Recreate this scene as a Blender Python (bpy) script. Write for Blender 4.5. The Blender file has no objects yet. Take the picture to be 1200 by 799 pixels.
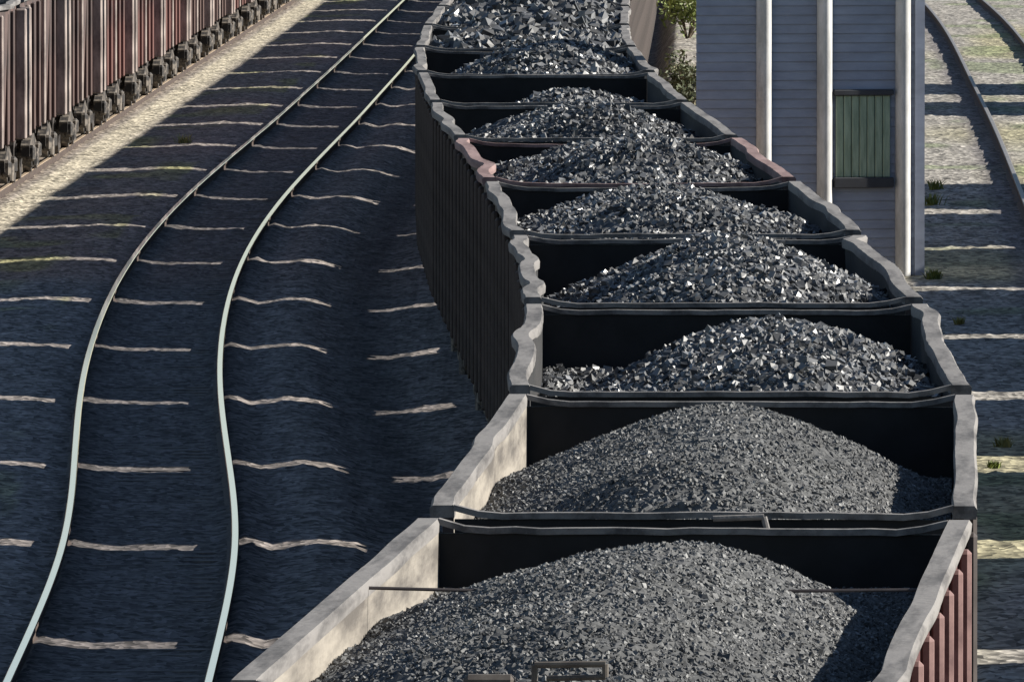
import bpy, math, random
import numpy as np
from mathutils import Vector, Matrix, noise

S = bpy.context.scene
COL = S.collection
R = math.radians

# ------------------------------------------------------------------ camera, sky, sun, exposure
ZC = 7.27                                   # camera height above the yard ground
cam_d = bpy.data.cameras.new('camera')
cam = bpy.data.objects.new('camera', cam_d); COL.objects.link(cam)
cam.location = (0, 0, ZC)
cam.rotation_euler = (R(90 - 2.539), 0, 0)
cam_d.sensor_fit = 'HORIZONTAL'; cam_d.sensor_width = 36; cam_d.lens = 480
cam_d.clip_start = 1; cam_d.clip_end = 8000
S.camera = cam

SUN_EL, SUN_AZ = 27.0, 6.5                  # sun to the right, a little ahead of square
w = bpy.data.worlds.new('World'); S.world = w; w.use_nodes = True
nt = w.node_tree
sky = nt.nodes.new('ShaderNodeTexSky'); sky.sky_type = 'NISHITA'; sky.sun_disc = False
sky.sun_elevation = R(SUN_EL); sky.sun_rotation = R(90 - SUN_AZ)
sky.air_density = 0.9; sky.dust_density = 0.02; sky.ozone_density = 1.2
nt.links.new(sky.outputs[0], nt.nodes['Background'].inputs[0])
nt.nodes['Background'].inputs[1].default_value = 0.05

sd = bpy.data.lights.new('sun', 'SUN'); sd.energy = 5.0; sd.angle = R(0.5); sd.color = (1.0, 0.95, 0.86)
sun = bpy.data.objects.new('sun', sd); COL.objects.link(sun)
sv = Vector((math.cos(R(SUN_EL)) * math.cos(R(SUN_AZ)), math.cos(R(SUN_EL)) * math.sin(R(SUN_AZ)), math.sin(R(SUN_EL))))
sun.rotation_euler = sv.to_track_quat('Z', 'Y').to_euler()
sun.location = (60, 100, 60)

vs = S.view_settings
vs.view_transform = 'Standard'; vs.look = 'None'; vs.exposure = 1.15; vs.gamma = 1.0; vs.use_curve_mapping = False
S.render.engine = 'CYCLES'

# ------------------------------------------------------------------ materials
def mat(name, col, rough=0.8, var=0.35, scale=3.0, col2=None, detail=6, spec=0.4, metal=0.0, bump=0.0, bscale=20.0, stretch=(1, 1, 1), contrast=(0.35, 0.65)):
    m = bpy.data.materials.new(name); m.use_nodes = True
    t = m.node_tree; n = t.nodes; b = n['Principled BSDF']
    tc = n.new('ShaderNodeTexCoord'); mp = n.new('ShaderNodeMapping'); mp.inputs['Scale'].default_value = stretch
    t.links.new(tc.outputs['Object'], mp.inputs[0])
    nz = n.new('ShaderNodeTexNoise'); nz.inputs['Scale'].default_value = scale; nz.inputs['Detail'].default_value = detail
    nz.inputs['Roughness'].default_value = 0.65
    t.links.new(mp.outputs[0], nz.inputs[0])
    r = n.new('ShaderNodeValToRGB')
    c2 = col2 or tuple(max(0, c * (1 - var)) for c in col)
    r.color_ramp.elements[0].position = contrast[0]; r.color_ramp.elements[0].color = (*c2, 1)
    r.color_ramp.elements[1].position = contrast[1]; r.color_ramp.elements[1].color = (*col, 1)
    t.links.new(nz.outputs[0], r.inputs[0]); t.links.new(r.outputs[0], b.inputs['Base Color'])
    b.inputs['Roughness'].default_value = rough; b.inputs['Metallic'].default_value = metal
    b.inputs['Specular IOR Level'].default_value = spec
    if bump:
        n2 = n.new('ShaderNodeTexNoise'); n2.inputs['Scale'].default_value = bscale; n2.inputs['Detail'].default_value = 5
        t.links.new(tc.outputs['Object'], n2.inputs[0])
        bp = n.new('ShaderNodeBump'); bp.inputs['Strength'].default_value = bump; bp.inputs['Distance'].default_value = 0.03
        t.links.new(n2.outputs[0], bp.inputs['Height']); t.links.new(bp.outputs[0], b.inputs['Normal'])
    return m

M = {}
M['rim'] = mat('dusty_grey_steel', (.165, .155, .148), .85, scale=6, col2=(.06, .056, .055), bump=.3, bscale=14, stretch=(1, .1, 1), contrast=(.36, .56))
M['rim_pink'] = mat('dusty_pink_steel', (.25, .17, .16), .85, scale=6, col2=(.11, .065, .06), bump=.3, bscale=14, stretch=(1, .1, 1))
M['inner'] = mat('dusty_inner_plate', (.255, .23, .195), .88, scale=2.6, col2=(.085, .075, .066), bump=.4, bscale=9, stretch=(1, .14, 1.4), contrast=(.40, .62))
M['inner_shade_dark'] = mat('shade_dark_inner_plate', (.024, .023, .023), .9, scale=2.2, col2=(.009, .009, .009), bump=.4, bscale=9, stretch=(1, .14, 1.4), contrast=(.4, .65))  # inner plate darkened so shaded walls read black, shade put into the colour
M['endplate'] = mat('shade_dark_end_plate', (.014, .014, .015), .85, scale=3, col2=(.006, .006, .006))  # coal-dark end plate, blackened further to stand for shade in the wagon
M['outer_dark'] = mat('dark_brown_plate', (.035, .024, .022), .75, scale=3, col2=(.015, .012, .012), stretch=(1, 1, .3))
M['outer_red'] = mat('dark_red_plate', (.085, .02, .02), .7, scale=3, col2=(.04, .011, .012), stretch=(1, 1, .3))
M['post_dark'] = mat('brown_post', (.055, .042, .038), .75, scale=4, col2=(.025, .018, .016))
M['post_pink'] = mat('weathered_pink_post', (.20, .115, .105), .75, scale=4, col2=(.085, .04, .038))
M['red_side'] = mat('faded_red_plate', (.15, .068, .058), .75, scale=1.6, col2=(.035, .027, .026), stretch=(1, .5, .25), contrast=(.4, .6))
M['brown_side'] = mat('faded_brown_plate', (.098, .060, .052), .75, scale=1.6, col2=(.025, .02, .02), stretch=(1, .5, .25), contrast=(.4, .6))
M['pale_post'] = mat('pale_painted_post', (.34, .28, .25), .75, scale=3, col2=(.09, .07, .065), stretch=(1, 1, .5))
M['gear'] = mat('oily_running_gear', (.07, .06, .055), .6, scale=8, col2=(.02, .018, .018))
M['gear_dusty'] = mat('dusty_running_gear', (.17, .145, .12), .7, scale=7, col2=(.018, .016, .016), contrast=(.47, .62))
M['railtop'] = mat('polished_rail_steel', (1.0, .77, .81), .08, scale=2, col2=(.96, .77, .80), metal=1.0, stretch=(1, .2, 1))
M['railweb'] = mat('rusty_rail_web', (.07, .05, .04), .8, scale=6, col2=(.03, .02, .018))
M['dull_rail'] = mat('dull_rail_head', (.20, .19, .185), .5, scale=4, col2=(.12, .11, .105))
M['rail_rust'] = mat('brown_rail_head', (.40, .31, .22), .6, scale=4, col2=(.22, .16, .11))
M['sleeper'] = mat('grimy_sleeper', (.16, .14, .125), .9, scale=6, col2=(.05, .045, .045))
M['clip'] = mat('rail_clip_steel', (.3, .29, .28), .6, scale=9)
M['panel'] = mat('blue_grey_cladding', (.27, .30, .375), .65, scale=1.8, col2=(.19, .205, .255), stretch=(1, 1, 3), contrast=(.3, .7))
M['white'] = mat('white_painted_post', (.54, .535, .525), .6, scale=5, col2=(.33, .325, .315), stretch=(1, 1, .35))
M['shutter'] = mat('green_shutter', (.30, .37, .27), .7, scale=6, col2=(.17, .225, .16), stretch=(3, 3, .4))
M['darktrim'] = mat('dark_trim', (.04, .042, .05), .7)
M['roofsheet'] = mat('grey_roof', (.3, .3, .3), .7)
M['brown_steel'] = mat('brown_steel', (.11, .095, .08), .8, scale=10, col2=(.05, .04, .035))
M['strap'] = mat('rusty_tie_rod', (.10, .08, .075), .7, scale=8)

def coal_mat(name, dark, pale, rough):
    """broken coal: every lump has its own tone, flat faces catch the light"""
    m = bpy.data.materials.new(name); m.use_nodes = True; t = m.node_tree; n = t.nodes; b = n['Principled BSDF']
    at = n.new('ShaderNodeAttribute'); at.attribute_name = 'tone'
    r = n.new('ShaderNodeValToRGB'); r.color_ramp.elements[0].color = (*dark, 1); r.color_ramp.elements[1].color = (*pale, 1)
    t.links.new(at.outputs['Fac'], r.inputs[0]); t.links.new(r.outputs[0], b.inputs['Base Color'])
    mr = n.new('ShaderNodeMapRange'); mr.inputs['To Min'].default_value = rough + .2; mr.inputs['To Max'].default_value = rough - .12
    t.links.new(at.outputs['Fac'], mr.inputs['Value']); t.links.new(mr.outputs[0], b.inputs['Roughness'])
    b.inputs['Specular IOR Level'].default_value = .5 if rough < .5 else .3
    return m
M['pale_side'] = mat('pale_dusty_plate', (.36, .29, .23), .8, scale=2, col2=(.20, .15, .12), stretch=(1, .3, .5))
M['coal_fine'] = coal_mat('fine_coal', (.058, .059, .06), (.185, .185, .182), .66)
M['coal_lump'] = coal_mat('lump_coal', (.018, .019, .021), (.20, .20, .20), .36)

# ------------------------------------------------------------------ mesh helper
class MB:
    def __init__(s): s.v = []; s.f = []
    def add(s, vs_, fs_):
        o = len(s.v); s.v += [tuple(v) for v in vs_]; s.f += [tuple(i + o for i in f) for f in fs_]
    def box(s, x0, x1, y0, y1, z0, z1, bev=0.0):
        if bev <= 0:
            v = [(x, y, z) for z in (z0, z1) for y in (y0, y1) for x in (x0, x1)]
            s.add(v, [(0, 2, 3, 1), (4, 5, 7, 6), (0, 1, 5, 4), (2, 6, 7, 3), (0, 4, 6, 2), (1, 3, 7, 5)])
        else:
            cx, cy, cz = (x0 + x1) / 2, (y0 + y1) / 2, (z0 + z1) / 2
            hx, hy, hz = (x1 - x0) / 2, (y1 - y0) / 2, (z1 - z0) / 2
            b = min(bev, hx * .9, hy * .9, hz * .9); pts = []
            for sx in (-1, 1):
                for sy in (-1, 1):
                    for sz in (-1, 1):
                        pts += [(cx + sx * hx, cy + sy * (hy - b), cz + sz * (hz - b)),
                                (cx + sx * (hx - b), cy + sy * hy, cz + sz * (hz - b)),
                                (cx + sx * (hx - b), cy + sy * (hy - b), cz + sz * hz)]
            import bmesh
            bm = bmesh.new()
            for p in pts: bm.verts.new(p)
            bmesh.ops.convex_hull(bm, input=bm.verts)
            bm.verts.ensure_lookup_table(); bm.verts.index_update()
            s.add([v.co[:] for v in bm.verts], [[v.index for v in f.verts] for f in bm.faces]); bm.free()
    def obox(s, c, size, rot):
        m = Matrix.Translation(c) @ rot.to_4x4()
        hx, hy, hz = [a / 2 for a in size]
        v = [m @ Vector((x, y, z)) for z in (-hz, hz) for y in (-hy, hy) for x in (-hx, hx)]
        s.add(v, [(0, 2, 3, 1), (4, 5, 7, 6), (0, 1, 5, 4), (2, 6, 7, 3), (0, 4, 6, 2), (1, 3, 7, 5)])
    def bar(s, a, b, r, n=8, r2=None):
        a, b = Vector(a), Vector(b); q = (b - a).to_track_quat('Z', 'Y').to_matrix(); r2 = r if r2 is None else r2
        v = []
        for p, rr in ((a, r), (b, r2)):
            for i in range(n):
                t = 2 * math.pi * i / n; v.append(p + q @ Vector((math.cos(t) * rr, math.sin(t) * rr, 0)))
        f = [(i, (i + 1) % n, n + (i + 1) % n, n + i) for i in range(n)] + [tuple(range(n))[::-1], tuple(range(n, 2 * n))]
        s.add(v, f)
    def loft(s, secs, closed=True):
        n = len(secs[0]); v = [p for sec in secs for p in sec]; f = []
        for k in range(len(secs) - 1):
            for i in range(n):
                j = (i + 1) % n; f.append((k * n + i, k * n + j, (k + 1) * n + j, (k + 1) * n + i))
        f.append(tuple(range(n))[::-1]); f.append(tuple(range((len(secs) - 1) * n, len(secs) * n)))
        s.add(v, f)
    def build(s, name, m, parent=None, smooth=False):
        me = bpy.data.meshes.new(name); me.from_pydata(s.v, [], s.f); me.materials.append(m); me.update()
        if smooth: me.polygons.foreach_set('use_smooth', [True] * len(me.polygons))
        o = bpy.data.objects.new(name, me); COL.objects.link(o)
        if parent: o.parent = parent
        return o

def np_mesh(name, V, F, m, parent=None):
    me = bpy.data.meshes.new(name)
    V = np.asarray(V, dtype=np.float32); nf = [np.asarray(f, dtype=np.int32) for f in F if len(f)]
    me.vertices.add(len(V)); me.vertices.foreach_set('co', V.ravel())
    loops = np.concatenate([f.ravel() for f in nf]); tot = np.concatenate([np.full(len(f), f.shape[1], dtype=np.int32) for f in nf])
    st = np.concatenate([[0], np.cumsum(tot)[:-1]]).astype(np.int32)
    me.loops.add(len(loops)); me.loops.foreach_set('vertex_index', loops)
    me.polygons.add(len(tot)); me.polygons.foreach_set('loop_start', st); me.polygons.foreach_set('loop_total', tot)
    me.update(calc_edges=True); me.validate()
    me.materials.append(m)
    o = bpy.data.objects.new(name, me); COL.objects.link(o)
    if parent: o.parent = parent
    return o

def tag(o, label=None, cat=None, group=None, kind=None):
    if label: o['label'] = label
    if cat: o['category'] = cat
    if group: o['group'] = group
    if kind: o['kind'] = kind
    return o
def empty(name, loc, rz=0):
    o = bpy.data.objects.new(name, None); COL.objects.link(o); o.location = loc; o.rotation_euler = (0, 0, rz); o.empty_display_size = .2
    return o
def copy_tree(o, parent=None):
    c = o.copy(); COL.objects.link(c); c.parent = parent
    for ch in o.children: copy_tree(ch, c)
    return c

# ------------------------------------------------------------------ the tracks' plan (y = distance along the yard)
def spline(xs, ys):
    xs = np.array(xs, float); ys = np.array(ys, float); n = len(xs); h = np.diff(xs)
    A = np.zeros((n, n)); b = np.zeros(n); A[0, 0] = A[-1, -1] = 1
    for i in range(1, n - 1):
        A[i, i - 1] = h[i - 1]; A[i, i] = 2 * (h[i - 1] + h[i]); A[i, i + 1] = h[i]
        b[i] = 6 * ((ys[i + 1] - ys[i]) / h[i] - (ys[i] - ys[i - 1]) / h[i - 1])
    m = np.linalg.solve(A, b)
    def f(x):
        x = np.asarray(x, float); xc = np.clip(x, xs[0], xs[-1]); i = np.clip(np.searchsorted(xs, xc) - 1, 0, n - 2)
        a = xs[i + 1] - xc; c = xc - xs[i]; hh = h[i]
        v = (m[i] * a**3 + m[i + 1] * c**3) / (6 * hh) + (ys[i] / hh - m[i] * hh / 6) * a + (ys[i + 1] / hh - m[i + 1] * hh / 6) * c
        s0 = (ys[1] - ys[0]) / h[0] - h[0] * (2 * m[0] + m[1]) / 6; s1 = (ys[-1] - ys[-2]) / h[-1] + h[-1] * (m[-2] + 2 * m[-1]) / 6
        return v + np.where(x < xs[0], (x - xs[0]) * s0, 0) + np.where(x > xs[-1], (x - xs[-1]) * s1, 0)
    return f
COALX = spline([40, 57.8, 70, 83.3, 96.7, 109, 122.8, 135, 146, 157, 170, 188, 206, 240, 270, 300, 360, 420],
               [-.75, .22, .93, 1.38, 1.5, 1.42, 1.17, .89, .61, .39, .22, .2, .36, .88, 1.33, 1.75, 2.5, 3.3])
LEFTX = spline([60, 90, 105, 120, 135, 150, 165, 180, 195, 210, 225, 240, 255, 270, 285, 300, 340, 420],
               [-3.4, -3.02, -3.06, -3.2, -3.57, -3.97, -4.25, -4.4, -4.41, -4.30, -4.1, -3.86, -3.62, -3.41, -3.2, -3.0, -2.5, -1.5])
REDX = lambda d: -8.79 + (np.asarray(d, float) - 214) * .01342
RIGHTX = spline([80, 140, 192.6, 228.6, 256.8, 288.9, 315, 345, 420], [5.0, 6.68, 7.98, 8.83, 9.43, 10.11, 10.58, 10.95, 11.5])
FARX = lambda d: 10.95 + (np.asarray(d, float) - 98) * .0245
ZR = .15                                    # rail top over the yard level
ZRIGHT = .60                                # the yard right of the coal train lies higher

# ------------------------------------------------------------------ the ground: one sheet out to the horizon
rng = np.random.default_rng(7)
def axis(fine, coarse_lo, coarse_hi): return np.concatenate([coarse_lo, fine, coarse_hi])
xs = axis(np.arange(-11, 14, .085), np.array([-3000, -1200, -500, -200, -80, -40, -25, -18, -14, -12, -11.4]), np.array([14.4, 15, 16, 18, 22, 30, 50, 100, 250, 600, 1500, 3000]))
ys = axis(np.concatenate([np.arange(88, 215, .22), np.arange(215, 300, .4), np.arange(300, 420, .9)]), np.array([-400, -100, 0, 30, 50, 65, 75, 82, 86]), np.array([425, 440, 480, 560, 800, 1400, 2500, 4500]))
NX, NY = len(xs), len(ys)
X, Y = np.meshgrid(xs, ys)
def vnoise(X, Y, s, seed):
    r = np.random.default_rng(seed); T = r.random((256, 256))
    a, b = X * s, Y * s; i, j = np.floor(a).astype(int), np.floor(b).astype(int); u, v = a - i, b - j
    u = u * u * (3 - 2 * u); v = v * v * (3 - 2 * v); g = lambda p, q: T[p % 256, q % 256]
    return (g(i, j) * (1 - u) + g(i + 1, j) * u) * (1 - v) + (g(i, j + 1) * (1 - u) + g(i + 1, j + 1) * u) * v
uL = X - LEFTX(Y); uC = X - COALX(Y); uR = X - REDX(Y); uT = X - RIGHTX(Y)
prof = np.interp(uL, [-4.2, -3.2, -2.4, -1.7, -1.2, -.85, -.72, -.55, -.3, .2, .55, .72, .86, 1.1, 1.5, 1.8, 2.1, 2.45, 2.75, 3.0, 3.5, 4.4],
                     [.05, -.01, .02, .05, .03, -.01, .03, .0, -.02, -.02, -.03, .0, .05, -.02, .03, .0, -.09, -.13, -.13, -.09, -.03, 0])
step = np.clip((uC - 1.35) / .5, 0, 1); step = step * step * (3 - 2 * step)
prof = prof * (1 - step) + ZRIGHT * step
fine = np.clip(1 - np.maximum(np.abs(X) - 14, 0) / 20, 0, 1) * np.clip((440 - Y) / 20, 0, 1)
Z = prof + fine * ((vnoise(X, Y, .8, 1) - .5) * .025 + (vnoise(X, Y * .5, 3.3, 2) - .5) * .02 + (rng.random(X.shape) - .5) * .016 + .012 * (rng.random(X.shape) > .93))
Z = np.where(Y > 430, Z - .3, Z)
V = np.stack([X.ravel(), Y.ravel(), Z.ravel()], 1)
idx = np.arange(NX * NY).reshape(NY, NX)
Fq = np.stack([idx[:-1, :-1].ravel(), idx[:-1, 1:].ravel(), idx[1:, 1:].ravel(), idx[1:, :-1].ravel()], 1)

gm = bpy.data.materials.new('yard_ballast'); gm.use_nodes = True
t = gm.node_tree; n = t.nodes; b = n['Principled BSDF']
at = n.new('ShaderNodeAttribute'); at.attribute_name = 'soil'
tc = n.new('ShaderNodeTexCoord')
vo = n.new('ShaderNodeTexVoronoi'); vo.inputs['Scale'].default_value = 14; mpv = n.new('ShaderNodeMapping'); mpv.inputs['Scale'].default_value = (1, .5, 1); t.links.new(tc.outputs['Object'], mpv.inputs[0]); t.links.new(mpv.outputs[0], vo.inputs[0])
mpg = n.new('ShaderNodeMapping'); mpg.inputs['Scale'].default_value = (1, .22, 1); t.links.new(tc.outputs['Object'], mpg.inputs[0])
nz = n.new('ShaderNodeTexNoise'); nz.inputs['Scale'].default_value = 3.5; nz.inputs['Detail'].default_value = 9; nz.inputs['Roughness'].default_value = .7
t.links.new(mpg.outputs[0], nz.inputs[0])
rp = n.new('ShaderNodeMapRange'); rp.inputs['From Min'].default_value = .3; rp.inputs['From Max'].default_value = .7; rp.inputs['To Min'].default_value = .5; rp.inputs['To Max'].default_value = 1.35
t.links.new(nz.outputs[0], rp.inputs[0])
sep = n.new('ShaderNodeSeparateColor'); t.links.new(vo.outputs['Color'], sep.inputs[0])
rp2 = n.new('ShaderNodeMapRange'); rp2.inputs['To Min'].default_value = .3; rp2.inputs['To Max'].default_value = 1.7; t.links.new(sep.outputs[0], rp2.inputs[0])
mu = n.new('ShaderNodeMath'); mu.operation = 'MULTIPLY'; t.links.new(rp.outputs[0], mu.inputs[0]); t.links.new(rp2.outputs[0], mu.inputs[1])
vm = n.new('ShaderNodeVectorMath'); vm.operation = 'SCALE'; t.links.new(at.outputs['Color'], vm.inputs[0]); t.links.new(mu.outputs[0], vm.inputs['Scale'])
t.links.new(vm.outputs[0], b.inputs['Base Color'])
b.inputs['Roughness'].default_value = .95; b.inputs['Specular IOR Level'].default_value = .2
bp = n.new('ShaderNodeBump'); bp.inputs['Strength'].default_value = .4; bp.inputs['Distance'].default_value = .03
t.links.new(vo.outputs['Distance'], bp.inputs['Height']); t.links.new(bp.outputs[0], b.inputs['Normal'])
ground = np_mesh('ground', V, [Fq], gm); tag(ground, kind='structure')
# soil colours: coal-dark track beds and hollow deepened to match shade, gravel kept pale only where sunlit, dry grass on the right
n1 = vnoise(X, Y * .4, .9, 5); n2 = vnoise(X, Y * .25, .35, 6)
def lerp(a, b_, k): return a[None, None, :] * (1 - k[..., None]) + b_[None, None, :] * k[..., None]
C = np.zeros(X.shape + (3,)) + np.array([.19, .166, .152])
bed = np.exp(-(np.abs(uL) / 1.05)**4); C = C * (1 - bed[..., None]) + np.array([.115, .102, .098]) * bed[..., None]
oil = np.exp(-((np.abs(uL) - .72) / .22)**2) * .55; C = C * (1 - oil[..., None]) + np.array([.045, .042, .042]) * oil[..., None]
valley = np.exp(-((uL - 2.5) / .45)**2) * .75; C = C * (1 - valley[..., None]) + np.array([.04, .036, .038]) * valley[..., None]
sunlit_band = np.clip((1.75 - uR) / .4, 0, 1) * np.clip((uR - .9) / .15, 0, 1); C = C * (1 - sunlit_band[..., None]) + np.array([.37, .33, .255]) * sunlit_band[..., None]  # gravel pale only beyond the train's shadow edge, sunlight put into the colour
rb = np.clip((.95 - uR) / .2, 0, 1); C = C * (1 - rb[..., None]) + np.array([.20, .165, .13]) * rb[..., None]
rt = step; C = C * (1 - rt[..., None]) + np.array([.25, .232, .205]) * rt[..., None]
gr = np.clip((n2 - .55) * 6, 0, 1) * rt * .5; C = C * (1 - gr[..., None]) + np.array([.30, .27, .12]) * gr[..., None]
gg = np.clip((n1 - .64) * 7, 0, 1) * rt * .5; C = C * (1 - gg[..., None]) + np.array([.12, .16, .06]) * gg[..., None]
rail_shade = np.exp(-((uT + .95) / .28)**4) * .8; C = C * (1 - rail_shade[..., None]) + np.array([.11, .10, .105]) * rail_shade[..., None]  # shadow along the left rail painted into the soil as a dark strip
lg = np.clip((n1 - .7) * 6, 0, 1) * (uL < -1.3) * (uL > -3.0) * .7; C = C * (1 - lg[..., None]) + np.array([.26, .25, .10]) * lg[..., None]
C *= (.88 + .24 * rng.random(X.shape))[..., None]
ca = ground.data.color_attributes.new('soil', 'FLOAT_COLOR', 'POINT')
ca.data.foreach_set('color', np.concatenate([C.reshape(-1, 3), np.ones((X.size, 1))], 1).astype(np.float32).ravel())

# ------------------------------------------------------------------ tracks
def sweep_rail(name, fx, off, d0, d1, zt, parent, mtop, mweb):
    """flat-bottomed rail: head, web and foot swept along the track"""
    ds = np.arange(d0, d1, 0.5); cx = fx(ds)
    sec = [(-.075, -.17), (.075, -.17), (.075, -.15), (.012, -.125), (.012, -.05), (.034, -.038), (.034, -.006), (.027, 0), (-.027, 0), (-.034, -.006), (-.034, -.038), (-.012, -.05), (-.012, -.125), (-.075, -.15)]
    m = MB(); m.loft([[(cx[i] + off + a, ds[i], zt + c) for a, c in sec] for i in range(len(ds))])
    o = m.build(name, mweb, parent); o.data.materials.append(mtop)
    k = len(sec); mi = []
    for i in range(len(ds) - 1): mi += [1 if j in (6, 7, 8) else 0 for j in range(k)]
    mi += [0, 0]; o.data.polygons.foreach_set('material_index', mi)
    return o
def sleeper_block(m, x, y, z, rot):
    rm = Matrix.Rotation(rot, 3, 'Z')
    sec = [(-.13, -.12), (.13, -.12), (.11, .0), (-.11, .0)]
    m.loft([[Vector((x, y, z)) + rm @ Vector((sx, a, c)) for a, c in sec] for sx in (-1.33, -.5, .5, 1.33)])
def make_track(label, fx, d0, d1, zt, mtop, n_near=0, s0=None, group=None):
    root = empty('railway_track', (0, 0, 0)); tag(root, label, 'railway track', group)
    for s in (-1, 1): sweep_rail('rail', fx, s * .76, d0, d1, zt, root, mtop, M['railweb'])
    if s0 is not None:
        ds = np.arange(s0, d1, .62); me = None
        for d in ds[:n_near]:
            rot = -math.atan(float(fx(d + 1) - fx(d)))
            if me is None:
                m = MB(); sleeper_block(m, 0, 0, 0, 0); o = m.build('sleeper', M['sleeper'], root); me = o
            else:
                o = me.copy(); COL.objects.link(o)
            o.location = (float(fx(d)), float(d), zt - .176); o.rotation_euler = (0, 0, rot)
        m = MB()
        for d in ds[n_near:]: sleeper_block(m, float(fx(d)), float(d), zt - .176, -math.atan(float(fx(d + 1) - fx(d))))
        o = m.build('sleepers', M['sleeper'], root); o['kind'] = 'stuff'
    return root
make_track('curving empty railway track with two bright polished rails left of the coal train', LEFTX, 60, 420, ZR, M['railtop'], 100, 100.3)
make_track('railway track hidden beneath the loaded coal train', COALX, 45, 420, ZR, M['railtop'])
make_track('brown railed track carrying the rusty red wagons at top left', REDX, 150, 420, ZR, M['rail_rust'])
make_track('empty track crossing the sunlit gravel at the top right corner', RIGHTX, 80, 420, ZRIGHT + ZR, M['dull_rail'])
make_track('far right track carrying the wagons whose shadows cross the gravel', FARX, 60, 420, ZRIGHT + ZR, M['railtop'])

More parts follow.
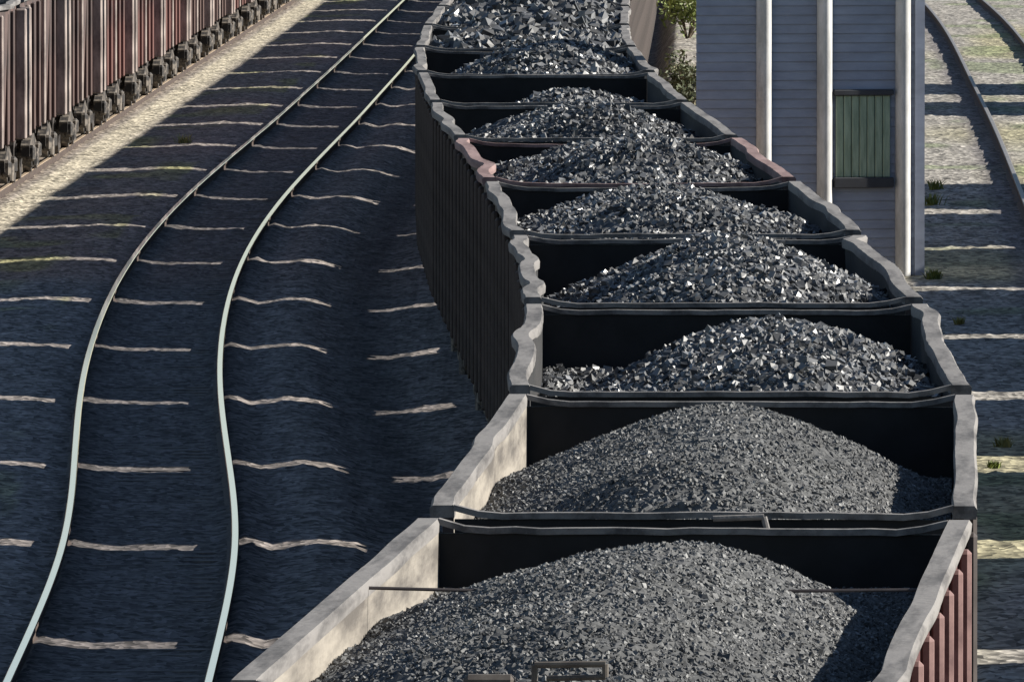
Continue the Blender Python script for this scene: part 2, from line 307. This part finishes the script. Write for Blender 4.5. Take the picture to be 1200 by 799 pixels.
# ------------------------------------------------------------------ open wagons
WL = 12.0; HL = WL / 2; RIM = 3.12; FLOOR = 1.12
def make_wagon(seed, dent, outer, post, rimm, pale_ends=False, brackets=False, tie=None, length=WL, simple=False, inner=None):
    r = random.Random(seed); hl = length / 2
    root = empty('freight_wagon', (0, 0, 0))
    m = MB(); m.box(-1.34, 1.34, -hl + .02, hl - .02, FLOOR - .07, FLOOR); m.box(-.3, .3, -hl, hl, FLOOR - .36, FLOOR - .072)
    for y in (-hl * .66, -hl * .33, 0, hl * .33, hl * .66): m.box(-1.3, 1.3, y - .08, y + .08, FLOOR - .24, FLOOR - .073)
    m.build('underframe', M['gear'], root)
    ys_ = [(-hl + length * i / 60) for i in range(61)]
    for sx in (-1, 1):
        # bulges beaten into the top rail by loading
        bul = [(r.uniform(-hl, hl), r.uniform(.6, 1.7), r.gauss(0, dent)) for _ in range(7)]
        off = lambda y: sum(a * math.exp(-((y - c) / w_)**2) for c, w_, a in bul) * min(1, (hl - abs(y)) / .8)
        jit = [r.gauss(0, dent * .05) for _ in ys_]
        m = MB()
        for a, b_, in ((1.30, 1.355),):
            m.loft([[(sx * (b_ + off(y) * 0), y, FLOOR - .1), (sx * (b_ + off(y) * .8), y, RIM - .065), (sx * (a + off(y) * .8), y, RIM - .065), (sx * a, y, FLOOR - .1)] for y in ys_])
        wall = m.build('side_wall', outer, root); wall.data.materials.append(inner or M['inner_shade_dark'])
        mi = []
        for k in range(60): mi += [0, 0, 1, 0]
        wall.data.polygons.foreach_set('material_index', mi + [0, 0])
        m = MB(); secs = []
        for y, j in zip(ys_, jit):
            o_ = off(y) + j; dz = r.gauss(0, dent * .06)
            secs.append([(sx * (1.298 + o_), y, RIM - .07), (sx * (1.42 + o_), y, RIM - .07), (sx * (1.425 + o_), y, RIM - .02 + dz), (sx * (1.41 + o_), y, RIM + dz), (sx * (1.306 + o_), y, RIM + dz * .6), (sx * (1.296 + o_), y, RIM - .025 + dz)])
        m.loft(secs); tr = m.build('top_rail', rimm, wall, True); tr.data.set_sharp_from_angle(angle=R(50))
        npost = 8
        for k in range(npost):
            y = -hl + .12 + (length - .24) * k / (npost - 1)
            endp = k in (0, npost - 1)
            m = MB(); wd = .16 if (endp and pale_ends) else .065; dp = 1.52 if (endp and pale_ends) else 1.425
            m.box(1.356, dp, -wd, wd, FLOOR - .12, RIM - .145, .02) if sx > 0 else m.box(-dp, -1.356, -wd, wd, FLOOR - .12, RIM - .145, .02)
            o = m.build('side_post', M['pale_post'] if (pale_ends and (endp or k % 3 == 1)) else post, wall); o.location = (0, y, 0)
    for sy in (-1, 1):
        y0, y1 = sorted((sy * (hl - .06), sy * hl))
        m = MB(); m.box(-1.295, 1.295, y0 + .004, y1, FLOOR, RIM - .075)
        for z in (1.7, 2.3): m.box(-1.25, 1.25, *sorted((sy * (hl + .001), sy * (hl + .07))), z, z + .12, .02)
        for x in (-1.1, -.4, .4, 1.1): m.box(x - .05, x + .05, *sorted((sy * (hl + .002), sy * (hl + .09))), FLOOR, RIM - .16, .01)
        ew = m.build('end_wall', M['endplate'], root)
        m = MB(); N = 20; secs = []
        sag = r.uniform(-.02, .02)
        for i in range(N + 1):
            x = -1.30 + 2.60 * i / N; e = abs(x) / 1.30; z = RIM - .045 + .045 * max(0, (e - .86) / .14) + r.gauss(0, .002) + sag * (1 - e * e)
            yy = sy * (hl - .03) + r.gauss(0, .003)
            secs.append([(x, yy - .045, z - .032), (x, yy - .045, z), (x, yy + .045, z), (x, yy + .045, z - .032)])
        m.loft(secs); m.build('top_rail', rimm, ew)
        if brackets and sy < 0:
            m = MB(); xb = brackets if isinstance(brackets, float) else .05
            yb = -hl - .02
            m.bar((xb, yb, RIM - .05), (xb, yb, RIM + .07), .014); m.bar((xb, yb, RIM + .07), (xb + .30, yb, RIM + .075), .014)
            m.bar((xb + .30, yb, RIM + .075), (xb + .30, yb, RIM + .02), .014); m.bar((xb + .30, yb, RIM + .02), (xb + .05, yb, RIM + .012), .012)
            m.build('bracket', M['brown_steel'], ew)
            m = MB(); m.box(xb - .3, xb - .08, yb - .05, yb + .03, RIM - .04, RIM + .03, .02); m.build('bracket', M['brown_steel'], ew)
        if brackets and sy > 0:
            m = MB(); yb = hl + .03
            m.bar((.1, yb, RIM + .0), (.36, yb, RIM + .01), .016); m.bar((.36, yb, RIM + .01), (.38, yb, RIM - .07), .016); m.bar((.38, yb, RIM - .07), (.62, yb, RIM - .075), .014)
            m.build('bracket', rimm, ew)
        # coupler with its knuckle
        m = MB(); yc = sy * hl
        m.box(-.11, .11, *sorted((yc + sy * .002, yc + sy * .42)), .80, 1.04, .03); m.box(-.2, .16, *sorted((yc + sy * .4, yc + sy * .64)), .76, 1.08, .05)
        m.build('coupler', M['gear'], root)
        m = MB()
        if not simple:
            xs_ = 1.2
            for z in (1.35, 1.7, 2.05, 2.4, 2.75): m.bar((xs_ - .4, yc + sy * .14, z), (xs_, yc + sy * .14, z), .014, 6)
            for x in (xs_ - .4, xs_): m.bar((x, yc + sy * .14, 1.05), (x, yc + sy * .14, 2.95), .018, 6)
            m.build('ladder', post, ew)
        # bogie: two side frames, bolster, springs and two wheelsets
        yb = sy * (hl - 2.1); m = MB()
        for sx in (-1, 1):
            a, b_ = sorted((sx * .93, sx * 1.07))
            m.loft([[(a, y, z0), (b_, y, z0), (b_, y, z1), (a, y, z1)] for y, z0, z1 in ((yb - 1.15, .42, .6), (yb - .72, .45, .68), (yb - .3, .22, .78), (yb + .3, .22, .78), (yb + .72, .45, .68), (yb + 1.15, .42, .6))])
            for yy in (yb - .92, yb + .92): m.box(*sorted((sx * 1.0, sx * 1.16)), yy - .15, yy + .15, .34, .6, .04)
            for dy in (-.16, 0, .16): m.bar((sx * 1.1, yb + dy, .26), (sx * 1.1, yb + dy, .52), .06)
        m.box(-1.0, 1.0, yb - .2, yb + .2, .46, .74, .03)
        bog = m.build('bogie', M['gear_dusty'], root)
        for dy in (-.92, .92):
            m = MB(); yy = yb + dy
            m.bar((-1.05, yy, .475), (1.05, yy, .475), .075, 10)
            for sx in (-1, 1):
                m.bar((sx * .70, yy, .475), (sx * .725, yy, .475), .50, 22); m.bar((sx * .7251, yy, .475), (sx * .83, yy, .475), .475, 22)
                m.bar((sx * .832, yy, .475), (sx * .86, yy, .475), .15, 12)
            m.build('wheelset', M['gear'], bog)
    if tie is not None:
        m = MB(); m.bar((-1.3, tie, RIM - .03), (-.45, tie + .02, RIM - .05), .009, 6); m.bar((-.45, tie + .02, RIM - .05), (.5, tie, RIM - .04), .009, 6); m.bar((.5, tie, RIM - .04), (1.3, tie, RIM - .03), .009, 6)
        m.build('tie_rod', M['strap'], root)
    return root
def place(root, fx, d, zt):
    a, b_ = float(fx(d - 4.2)), float(fx(d + 4.2))
    root.location = ((a + b_) / 2, d, zt); root.rotation_euler = (0, 0, -math.atan2(b_ - a, 8.4))

# ------------------------------------------------------------------ coal heaps
def make_heap(seed, hfun, cell, jz, lumps, lo, hi, material, power=2.6):
    """loose coal lying in the wagon: a broken surface plus many separate-looking lumps; local frame = the wagon's"""
    g = np.random.default_rng(seed)
    xa = np.arange(-1.295, 1.2951, cell); ya = np.arange(-5.93, 5.931, cell)
    XX, YY = np.meshgrid(xa, ya)
    XX = XX + (g.random(XX.shape) - .5) * cell * .7; YY = YY + (g.random(XX.shape) - .5) * cell * .7
    XX = np.clip(XX, -1.298, 1.298); YY = np.clip(YY, -5.935, 5.935)
    ZZ = hfun(XX, YY, seed) + g.normal(0, jz, XX.shape)
    ZZ = np.maximum(ZZ, FLOOR + .02)
    ny, nx = XX.shape; V = np.stack([XX.ravel(), YY.ravel(), ZZ.ravel()], 1)
    ii = np.arange(nx * ny).reshape(ny, nx); a, b_, c, d = ii[:-1, :-1].ravel(), ii[:-1, 1:].ravel(), ii[1:, 1:].ravel(), ii[1:, :-1].ravel()
    sw = g.random(a.shape) > .5
    T = np.concatenate([np.stack([a, b_, c], 1)[sw], np.stack([a, c, d], 1)[sw], np.stack([a, b_, d], 1)[~sw], np.stack([b_, c, d], 1)[~sw]])
    n_ = lumps
    iv = np.array([(x, y, z) for z in (-1, 1) for y in (-1, 1) for x in (-1, 1)]) * .68
    if_ = np.array([(0, 2, 3), (0, 3, 1), (4, 5, 7), (4, 7, 6), (0, 1, 5), (0, 5, 4), (2, 6, 7), (2, 7, 3), (0, 4, 6), (0, 6, 2), (1, 3, 7), (1, 7, 5)])
    s = lo + (hi - lo) * g.random(n_)**power
    px = g.uniform(-1.29, 1.29, n_); px = np.clip(px, -1.285 + s, 1.285 - s); py = g.uniform(-5.88, 5.88, n_)
    keep = vnoise(px + 30, py * .5 + 30, 1.7, seed + 9) + .25 * g.random(n_) > np.where(py < -3.8, -1, .34)
    px, py, s = px[keep], py[keep], s[keep]; n_ = len(px)
    pz = hfun(px, py, seed) + s * g.uniform(-.2, .6, n_)
    q = g.normal(size=(n_, 4)); q /= np.linalg.norm(q, axis=1)[:, None]
    w_, x_, y_, z_ = q.T
    Rm = np.stack([np.stack([1 - 2 * (y_**2 + z_**2), 2 * (x_ * y_ - z_ * w_), 2 * (x_ * z_ + y_ * w_)], 1), np.stack([2 * (x_ * y_ + z_ * w_), 1 - 2 * (x_**2 + z_**2), 2 * (y_ * z_ - x_ * w_)], 1), np.stack([2 * (x_ * z_ - y_ * w_), 2 * (y_ * z_ + x_ * w_), 1 - 2 * (x_**2 + y_**2)], 1)], 1)
    sc = np.stack([g.uniform(.7, 1.3, n_), g.uniform(.6, 1.15, n_), g.uniform(.4, .95, n_)], 1) * s[:, None]
    L = iv[None] * (1 + g.normal(0, .24, (n_, 8, 3)))
    L = np.einsum('nij,nkj->nki', Rm, L * sc[:, None, :]) + np.stack([px, py, pz], 1)[:, None, :]
    Lf = if_[None] + (np.arange(n_) * 8)[:, None, None] + len(V)
    o = np_mesh('coal_heap', np.concatenate([V, L.reshape(-1, 3)]), [np.concatenate([T, Lf.reshape(-1, 3)])], material)
    pt = lambda x, y: .55 + .9 * vnoise(x + 20, y * .45 + 20, 1.5, seed + 11)
    tone = np.concatenate([g.random(len(V)) * .30 * pt(V[:, 0], V[:, 1]), np.repeat(np.clip(g.random(n_)**1.8 * pt(px, py), 0, 1), 8)]).astype(np.float32)
    o.data.polygons.foreach_set('use_smooth', [False] * len(o.data.polygons))
    a_ = o.data.attributes.new('tone', 'FLOAT', 'POINT'); a_.data.foreach_set('value', tone)
    return o
def ridge(crest, u0, slope, base, ends_far, ends_near, lump=.05, humps=()):
    rnd = .45 if lump > .05 else .2      # coarse loads lie broader
    def h(x, y, seed):
        k = np.sqrt((x - u0)**2 + rnd) - rnd**.5
        z = crest - slope * k * np.where(x > u0, 1.22, 1.0)
        z = z - ends_far * np.clip((y - .5) / 5.5, 0, 1)**1.3 - ends_near * np.clip((-y - 2.8) / 3.2, 0, 1)**1.5
        z = z - .30 * np.clip((-y - 4.2) / 1.7, 0, 1)**1.3 - .10 * np.clip((y - 5.2) / .7, 0, 1)
        for (hx, hy, rx, ry, hz) in humps: z = z + hz * np.exp(-((x - hx) / rx)**2 - ((y - hy) / ry)**2)
        z = z + (vnoise(x + 40, y + 40, .8, seed) - .5) * lump * (3.0 if lump > .05 else 2.2) + (vnoise(x + 40, y + 40, 2.7, seed + 1) - .5) * lump
        lo_ = base + (vnoise(x + 40, y + 40, 2.1, seed + 2) - .5) * lump
        z = np.maximum(z, lo_)
        return np.where(np.abs(y) > 5.3, np.minimum(z, 3.04 + .08 * (vnoise(x + 40, y + 40, 4, seed) - .5)), z)
    return h

# ------------------------------------------------------------------ the coal train
coal_spec = [
    # label, dent, outer, post, rim, heap label, heap args
    ('nearest open coal wagon at the bottom edge, pink right flank with dark red panels', .006, 'outer_red', 'post_pink', 'rim'),
    ('second coal wagon from the bottom, grey dusty rims around a smooth heap of fine coal', .010, 'outer_dark', 'post_dark', 'rim'),
    ('third coal wagon from the bottom, first one holding coarse lumpy coal', .024, 'outer_dark', 'post_dark', 'rim'),
    ('fourth coal wagon from the bottom, left rim bent outwards into a bulge', .032, 'outer_dark', 'post_dark', 'rim'),
    ('fifth coal wagon from the bottom, beside the white posts on its right', .022, 'outer_dark', 'post_dark', 'rim'),
    ('sixth coal wagon from the bottom, pinkish worn rim at its near left corner', .022, 'outer_dark', 'post_dark', 'rim_pink'),
    ('seventh coal wagon from the bottom, left of the blue grey cladding', .016, 'outer_dark', 'post_dark', 'rim'),
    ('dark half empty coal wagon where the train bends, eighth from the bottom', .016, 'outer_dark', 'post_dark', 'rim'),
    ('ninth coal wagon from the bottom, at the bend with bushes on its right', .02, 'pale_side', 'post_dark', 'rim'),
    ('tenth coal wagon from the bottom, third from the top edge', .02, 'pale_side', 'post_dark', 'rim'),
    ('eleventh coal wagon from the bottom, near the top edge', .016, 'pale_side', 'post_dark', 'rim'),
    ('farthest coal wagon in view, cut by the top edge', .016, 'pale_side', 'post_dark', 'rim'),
]
heaps = [
    ('smooth mound of fine grey coal in the nearest wagon', ridge(3.27, .0, .42, 2.76, .33, .02, .03), .026, .008, 62000, .005, .016, 'coal_fine'),
    ('smooth rounded mound of fine grey coal in the second wagon from the bottom', ridge(3.29, .0, .47, 2.62, .36, .08, .03, [(.6, -2.5, .5, 1.6, .04)]), .026, .008, 56000, .005, .017, 'coal_fine'),
    ('coarse black coal lumps in the third wagon, low on the left', ridge(3.18, .42, .56, 2.64, .36, .08, .07, [(-.95, -2.8, .35, 1.2, .12)]), .034, .012, 20000, .009, .040, 'coal_lump'),
    ('coarse coal heap in the fourth wagon, peaked right of its middle', ridge(3.22, .32, .54, 2.6, .2, .1, .07), .034, .012, 20000, .009, .040, 'coal_lump'),
    ('coarse coal heap with a dark hollow in the fifth wagon', ridge(3.20, .12, .46, 2.64, .12, .1, .08, [(.35, -1.5, .3, 1.2, -.3)]), .034, .012, 20000, .009, .040, 'coal_lump'),
    ('broad coarse coal heap in the sixth wagon from the bottom', ridge(3.22, .2, .48, 2.6, .16, .1, .08), .036, .013, 18000, .010, .044, 'coal_lump'),
    ('high coarse coal heap in the seventh wagon, beside the cladding', ridge(3.22, .2, .5, 2.5, .5, .1, .08), .036, .013, 18000, .010, .044, 'coal_lump'),
    ('low remnant of coal in the dark half empty wagon', ridge(3.0, .35, .5, 2.2, .3, .4, .08), .04, .014, 13000, .011, .056, 'coal_lump'),
    ('coal heap in the ninth wagon with bright lumps at its right end', ridge(3.28, .3, .55, 2.5, .32, .05, .08), .04, .014, 13000, .011, .06, 'coal_lump'),
    ('bright coarse coal heap in the tenth wagon from the bottom', ridge(3.28, .2, .46, 2.6, .2, .05, .09), .06, .03, 6000, .02, .11, 'coal_lump'),
    ('bright coarse coal heap in the eleventh wagon from the bottom', ridge(3.31, .2, .46, 2.6, .1, .05, .09), .06, .03, 6000, .02, .11, 'coal_lump'),
    ('coal heap in the farthest wagon at the top edge', ridge(3.3, .2, .5, 2.5, .1, .1, .09), .06, .03, 6000, .02, .11, 'coal_lump'),
]
PER = 13.2
coal_roots = []
for i in range(27):
    d = 63.7 + PER * i
    if i < 12:
        lab, dent, ou, po, ri = coal_spec[i]
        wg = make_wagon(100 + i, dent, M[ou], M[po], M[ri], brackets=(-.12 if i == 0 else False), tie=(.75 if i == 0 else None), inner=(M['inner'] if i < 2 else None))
    else:
        wg = copy_tree(coal_roots[8 + i % 4]); lab = 'coal wagon of the same train standing beyond the top edge'
    tag(wg, lab, 'wagon', 'open wagons of the coal train'); place(wg, COALX, d, ZR); coal_roots.append(wg)
    if i < 12:
        lab, hf, cell, jz, nl, lo, hi, mk = heaps[i]
        hp = make_heap(300 + i, hf, cell, jz, nl, lo, hi, M[mk])
    else:
        src = [o for o in bpy.data.objects if o.name.startswith('coal_heap')][8 + i % 4]
        hp = src.copy(); COL.objects.link(hp); lab = 'coal heap in a wagon standing beyond the top edge'
    tag(hp, lab, 'coal heap', 'coal heaps in the wagons'); place(hp, COALX, d, ZR)

# ------------------------------------------------------------------ the rusty train on the left
ords = ['leftmost', 'second', 'third', 'fourth', 'fifth', 'sixth', 'seventh', 'eighth', 'ninth', 'tenth', 'eleventh']
rprotos = [make_wagon(501, .03, M['brown_side'], M['brown_side'], M['rim'], pale_ends=True), make_wagon(502, .03, M['red_side'], M['red_side'], M['rim'], pale_ends=True)]
cnt = 0
for i in range(18):
    d = 188.0 + PER * i; k = 1 if i in (4, 5, 6, 9, 10) else 0
    pr = rprotos[k]
    wg = pr if not pr.get('label') else copy_tree(pr)
    if 1 <= i <= 11:
        lab = ('%s wagon of the top left parked train, %s' % (ords[i - 1] if i == 1 else ords[i - 1] + ' from the left', 'faded red side' if k else 'dusty brown side'))
    else: lab = 'wagon of the parked rusty train standing beyond the frame'
    tag(wg, lab, 'wagon', 'wagons of the parked rusty train'); place(wg, REDX, d, ZR)

# ------------------------------------------------------------------ wagons on the far right track (their shadows stripe the gravel)
fproto = None
spots = []
for k in range(9):
    g0 = 99.3 - PER + PER * k                    # gaps between wagons fall here
    spots.append((g0 + PER / 2, 1.0))
sc_ = {1: .93, 2: .86, 3: .88, 8: .9}
pos = [(dd, sc_.get(i, 1.0), FARX) for i, (dd, _) in enumerate(spots)] + [(244.5, .74, FARX), (258, .66, FARX)]
for (dd, sc, fx) in pos:
    if fproto is None: fproto = make_wagon(701, .03, M['outer_dark'], M['post_dark'], M['rim']); wg = fproto
    else: wg = copy_tree(fproto)
    tag(wg, 'wagon parked beyond the right edge, shading the gravel', 'wagon', 'wagons beyond the right edge')
    place(wg, fx, dd, ZRIGHT + ZR); wg.scale = (1, sc, 1)

# ------------------------------------------------------------------ panelled cabin with white posts
YAW = 12.0
DC = 168.6; XC = 3.74 * DC / 173.6
cab = empty('trackside_cabin', (XC, DC, ZRIGHT), R(YAW)); tag(cab, 'tall blue grey clad cabin with white vertical posts right of the coal train', 'cabin')
def facade_x(px):                            # along the front, from the sight line through the survey
    k = (px - 600) / 16000; c, s_ = math.cos(R(YAW)), math.sin(R(YAW))
    return (k * DC - XC) / (c - k * s_)
m = MB(); x0, x1 = facade_x(816), facade_x(1081); zt = 4.15; DP = 1.9; sk = math.tan(R(YAW + 1.6))
foot = [(x0 + .02, .03), (x1 - .02, .03), (x1 - .02, DP), (x0 + .02 + DP * sk, DP)]
m.add([(x, y, -.3) for x, y in foot] + [(x, y, zt) for x, y in foot], [(0, 1, 5, 4), (1, 2, 6, 5), (2, 3, 7, 6), (3, 0, 4, 7), (4, 5, 6, 7)])
z = 0.0; posts = [facade_x(p) for p in (895, 966, 1058)]
while z < zt - .01:
    zz = min(z + .115, zt)
    for (xa, xb) in ((x0, posts[0]), (posts[0] + .002, posts[1]), (posts[1] + .002, posts[2]), (posts[2] + .002, x1)):
        m.add([(xa, -.004, z), (xb, -.004, z), (xb, .012, zz - .003), (xa, .012, zz - .003), (xa, .03, z), (xb, .03, z)], [(0, 1, 2, 3), (0, 4, 5, 1)])
    z += .115
m.build('wall', M['panel'], cab)
for xx in posts:
    m = MB(); prof_ = [(xx + math.cos(a) * .095, -.006 - math.sin(a) * .14) for a in [math.pi * q / 14 for q in range(15)]]
    m.loft([[(x, y, zz) for x, y in prof_] for zz in (-.2, zt - .01)]); o = m.build('post', M['white'], cab, True); o.data.set_sharp_from_angle(angle=R(40))
m = MB(); m.box(x1 - .1, x1 + .02, -.04, -.006, -.2, zt - .02); m.build('corner_board', M['panel'], cab)
sx0 = facade_x(979); sx1 = facade_x(1043)
zs1 = ZC - (112 + 310) * DC / 16000 - ZRIGHT; zs0 = ZC - (208 + 310) * DC / 16000 - ZRIGHT
m = MB(); k = 0; xw = (sx1 - sx0) / 7
for k in range(7): m.box(sx0 + k * xw, sx0 + (k + 1) * xw - .008, -.05, -.012, zs0, zs1, .008)
sh = m.build('shutter', M['shutter'], cab)
m = MB(); m.box(sx0 - .03, sx1 + .03, -.09, -.008, zs1, zs1 + .07, .01); m.build('lintel', M['darktrim'], sh)
m = MB(); m.box(sx0 - .03, sx1 + .03, -.1, -.008, zs0 - .13, zs0, .01); m.build('sill', M['darktrim'], sh)
m = MB(); m.box(x0 + .02, x1 + .05, -.1, DP + .08, zt, zt + .1, .03); m.build('roof', M['roofsheet'], cab)

# ------------------------------------------------------------------ shrubs, weeds
def leaf_mat(name, c, c2):
    m = mat(name, c, .6, scale=4, col2=c2, contrast=(.35, .65)); return m
M['leaf_dark'] = leaf_mat('dark_leaf', (.07, .085, .03), (.035, .035, .02)); M['leaf_green'] = leaf_mat('yellow_green_leaf', (.20, .24, .06), (.10, .13, .035)); M['leaf_dry'] = leaf_mat('dry_grass', (.42, .38, .15), (.2, .2, .07)); M['twig'] = mat('twig', (.12, .09, .06), .9)
def bush(loc, rx, ry, h, nl, leaf, mk, seed, label):
    r = random.Random(seed); root = empty('shrub', loc); tag(root, label, 'shrub', 'shrubs right of the coal train')
    m = MB(); tips = []
    for k in range(14):
        a = r.uniform(0, 6.28); q = r.uniform(.3, 1); tip = Vector((math.cos(a) * rx * q, math.sin(a) * ry * q, h * r.uniform(.55, 1.0) * (1.15 - .45 * q)))
        mid = tip * .5 + Vector((r.uniform(-.06, .06), r.uniform(-.06, .06), .08)); m.bar((0, 0, -.05), mid, .016, 5, .01); m.bar(mid, tip, .01, 5, .004); tips += [tip, mid * .6 + tip * .4]
    m.build('stem', M['twig'], root)
    m = MB()
    for k in range(nl):
        c = r.choice(tips) + Vector((r.gauss(0, rx * .19), r.gauss(0, ry * .19), r.gauss(0, h * .12)))
        if c.z < .03: c.z = r.uniform(.03, .2)
        d1 = Vector((r.gauss(0, 1), r.gauss(0, 1), r.gauss(0, .8))).normalized(); d2 = d1.cross(Vector((r.gauss(0, 1), r.gauss(0, 1), r.gauss(0, 1)))).normalized()
        l = leaf * r.uniform(.6, 1.3)
        m.add([c - d1 * l, c + d2 * l * .45, c + d1 * l, c - d2 * l * .45], [(0, 1, 2, 3)])
    m.build('foliage', M[mk], root); return root
def gz(x, y): return ZRIGHT if x > float(COALX(y)) + 1.8 else .02
for (px, d, rx, h, nl, leaf, mk, lab) in [  # shrubs by the cabin's left edge added dark, standing for shaded ground
        (778, 196, .45, 1.0, 1500, .05, 'leaf_dark', 'dark low shrub against the left edge of the clad cabin'),
        (798, 215, .5, 1.25, 1700, .05, 'leaf_dark', 'dark brown shrub behind the left edge of the clad cabin'),
        (806, 238, .5, 1.0, 1400, .05, 'leaf_dark', 'dark shrub just below the bright green one'),
        (806, 300, .75, 1.1, 1500, .06, 'leaf_green', 'bright yellow green shrub at the top edge beside the cabin'),
        (775, 262, .3, .45, 500, .05, 'leaf_dark', 'small dark shrub on the pale gravel by the coal train')]:
    x = (px - 600) * d / 16000
    bush((x, d, gz(x, d)), rx, rx * 1.3, h, nl, leaf, mk, int(px + d), lab)
def tuft(loc, h, n_, mk, seed, label):
    r = random.Random(seed); m = MB()
    for k in range(n_):
        a = r.uniform(0, 6.28); q = r.uniform(.2, .9) * h; tip = Vector((math.cos(a) * q, math.sin(a) * q, h * r.uniform(.5, 1)))
        bx = Vector((r.gauss(0, h * .25), r.gauss(0, h * .25), -.02)); sd_ = Vector((-math.sin(a), math.cos(a), 0)) * .012
        mid = bx * .45 + (bx + tip) * .5 + Vector((0, 0, h * .12))
        m.add([bx - sd_, bx + sd_, mid + sd_ * .8, mid - sd_ * .8, bx + tip], [(0, 1, 2, 3), (3, 2, 4)])
    o = m.build('grass_tuft', M[mk], None); o.location = loc; tag(o, label, 'grass tuft', 'grass tufts in the yard'); return o
for (px, py, hg, h, mk, lab) in [
        (215, 170, 7.27, .26, 'leaf_dry', 'small yellow weed standing alone left of the polished rails'),
        (1092, 240, 6.67, .22, 'leaf_green', 'green grass tuft at the corner of the clad cabin'),
        (1096, 222, 6.67, .2, 'leaf_green', 'green grass tuft beside the cabin, farther of the pair'),
        (1095, 326, 6.67, .16, 'leaf_green', 'green grass tuft on the gravel just right of the last white post'),
        (1125, 380, 6.67, .12, 'leaf_dry', 'low dry grass tuft beside the third coal wagon'),
        (1178, 525, 6.67, .14, 'leaf_dry', 'dry yellow grass tuft by the right edge, beside the second coal wagon'),
        (1165, 548, 6.67, .10, 'leaf_green', 'low green grass tuft nearest the bottom at the right edge'),
        (60, 303, 7.27, .09, 'leaf_green', 'low green grass tuft near the left edge, on the uppermost grassy light strip'),
        (35, 352, 7.27, .07, 'leaf_dry', 'low yellowish grass tuft at the left edge on a pale light strip')]:
    d = hg * 16000 / (py + 310); x = (px - 600) * d / 16000
    tuft((x, d, ZC - hg), h, 60, mk, int(px + py), lab)
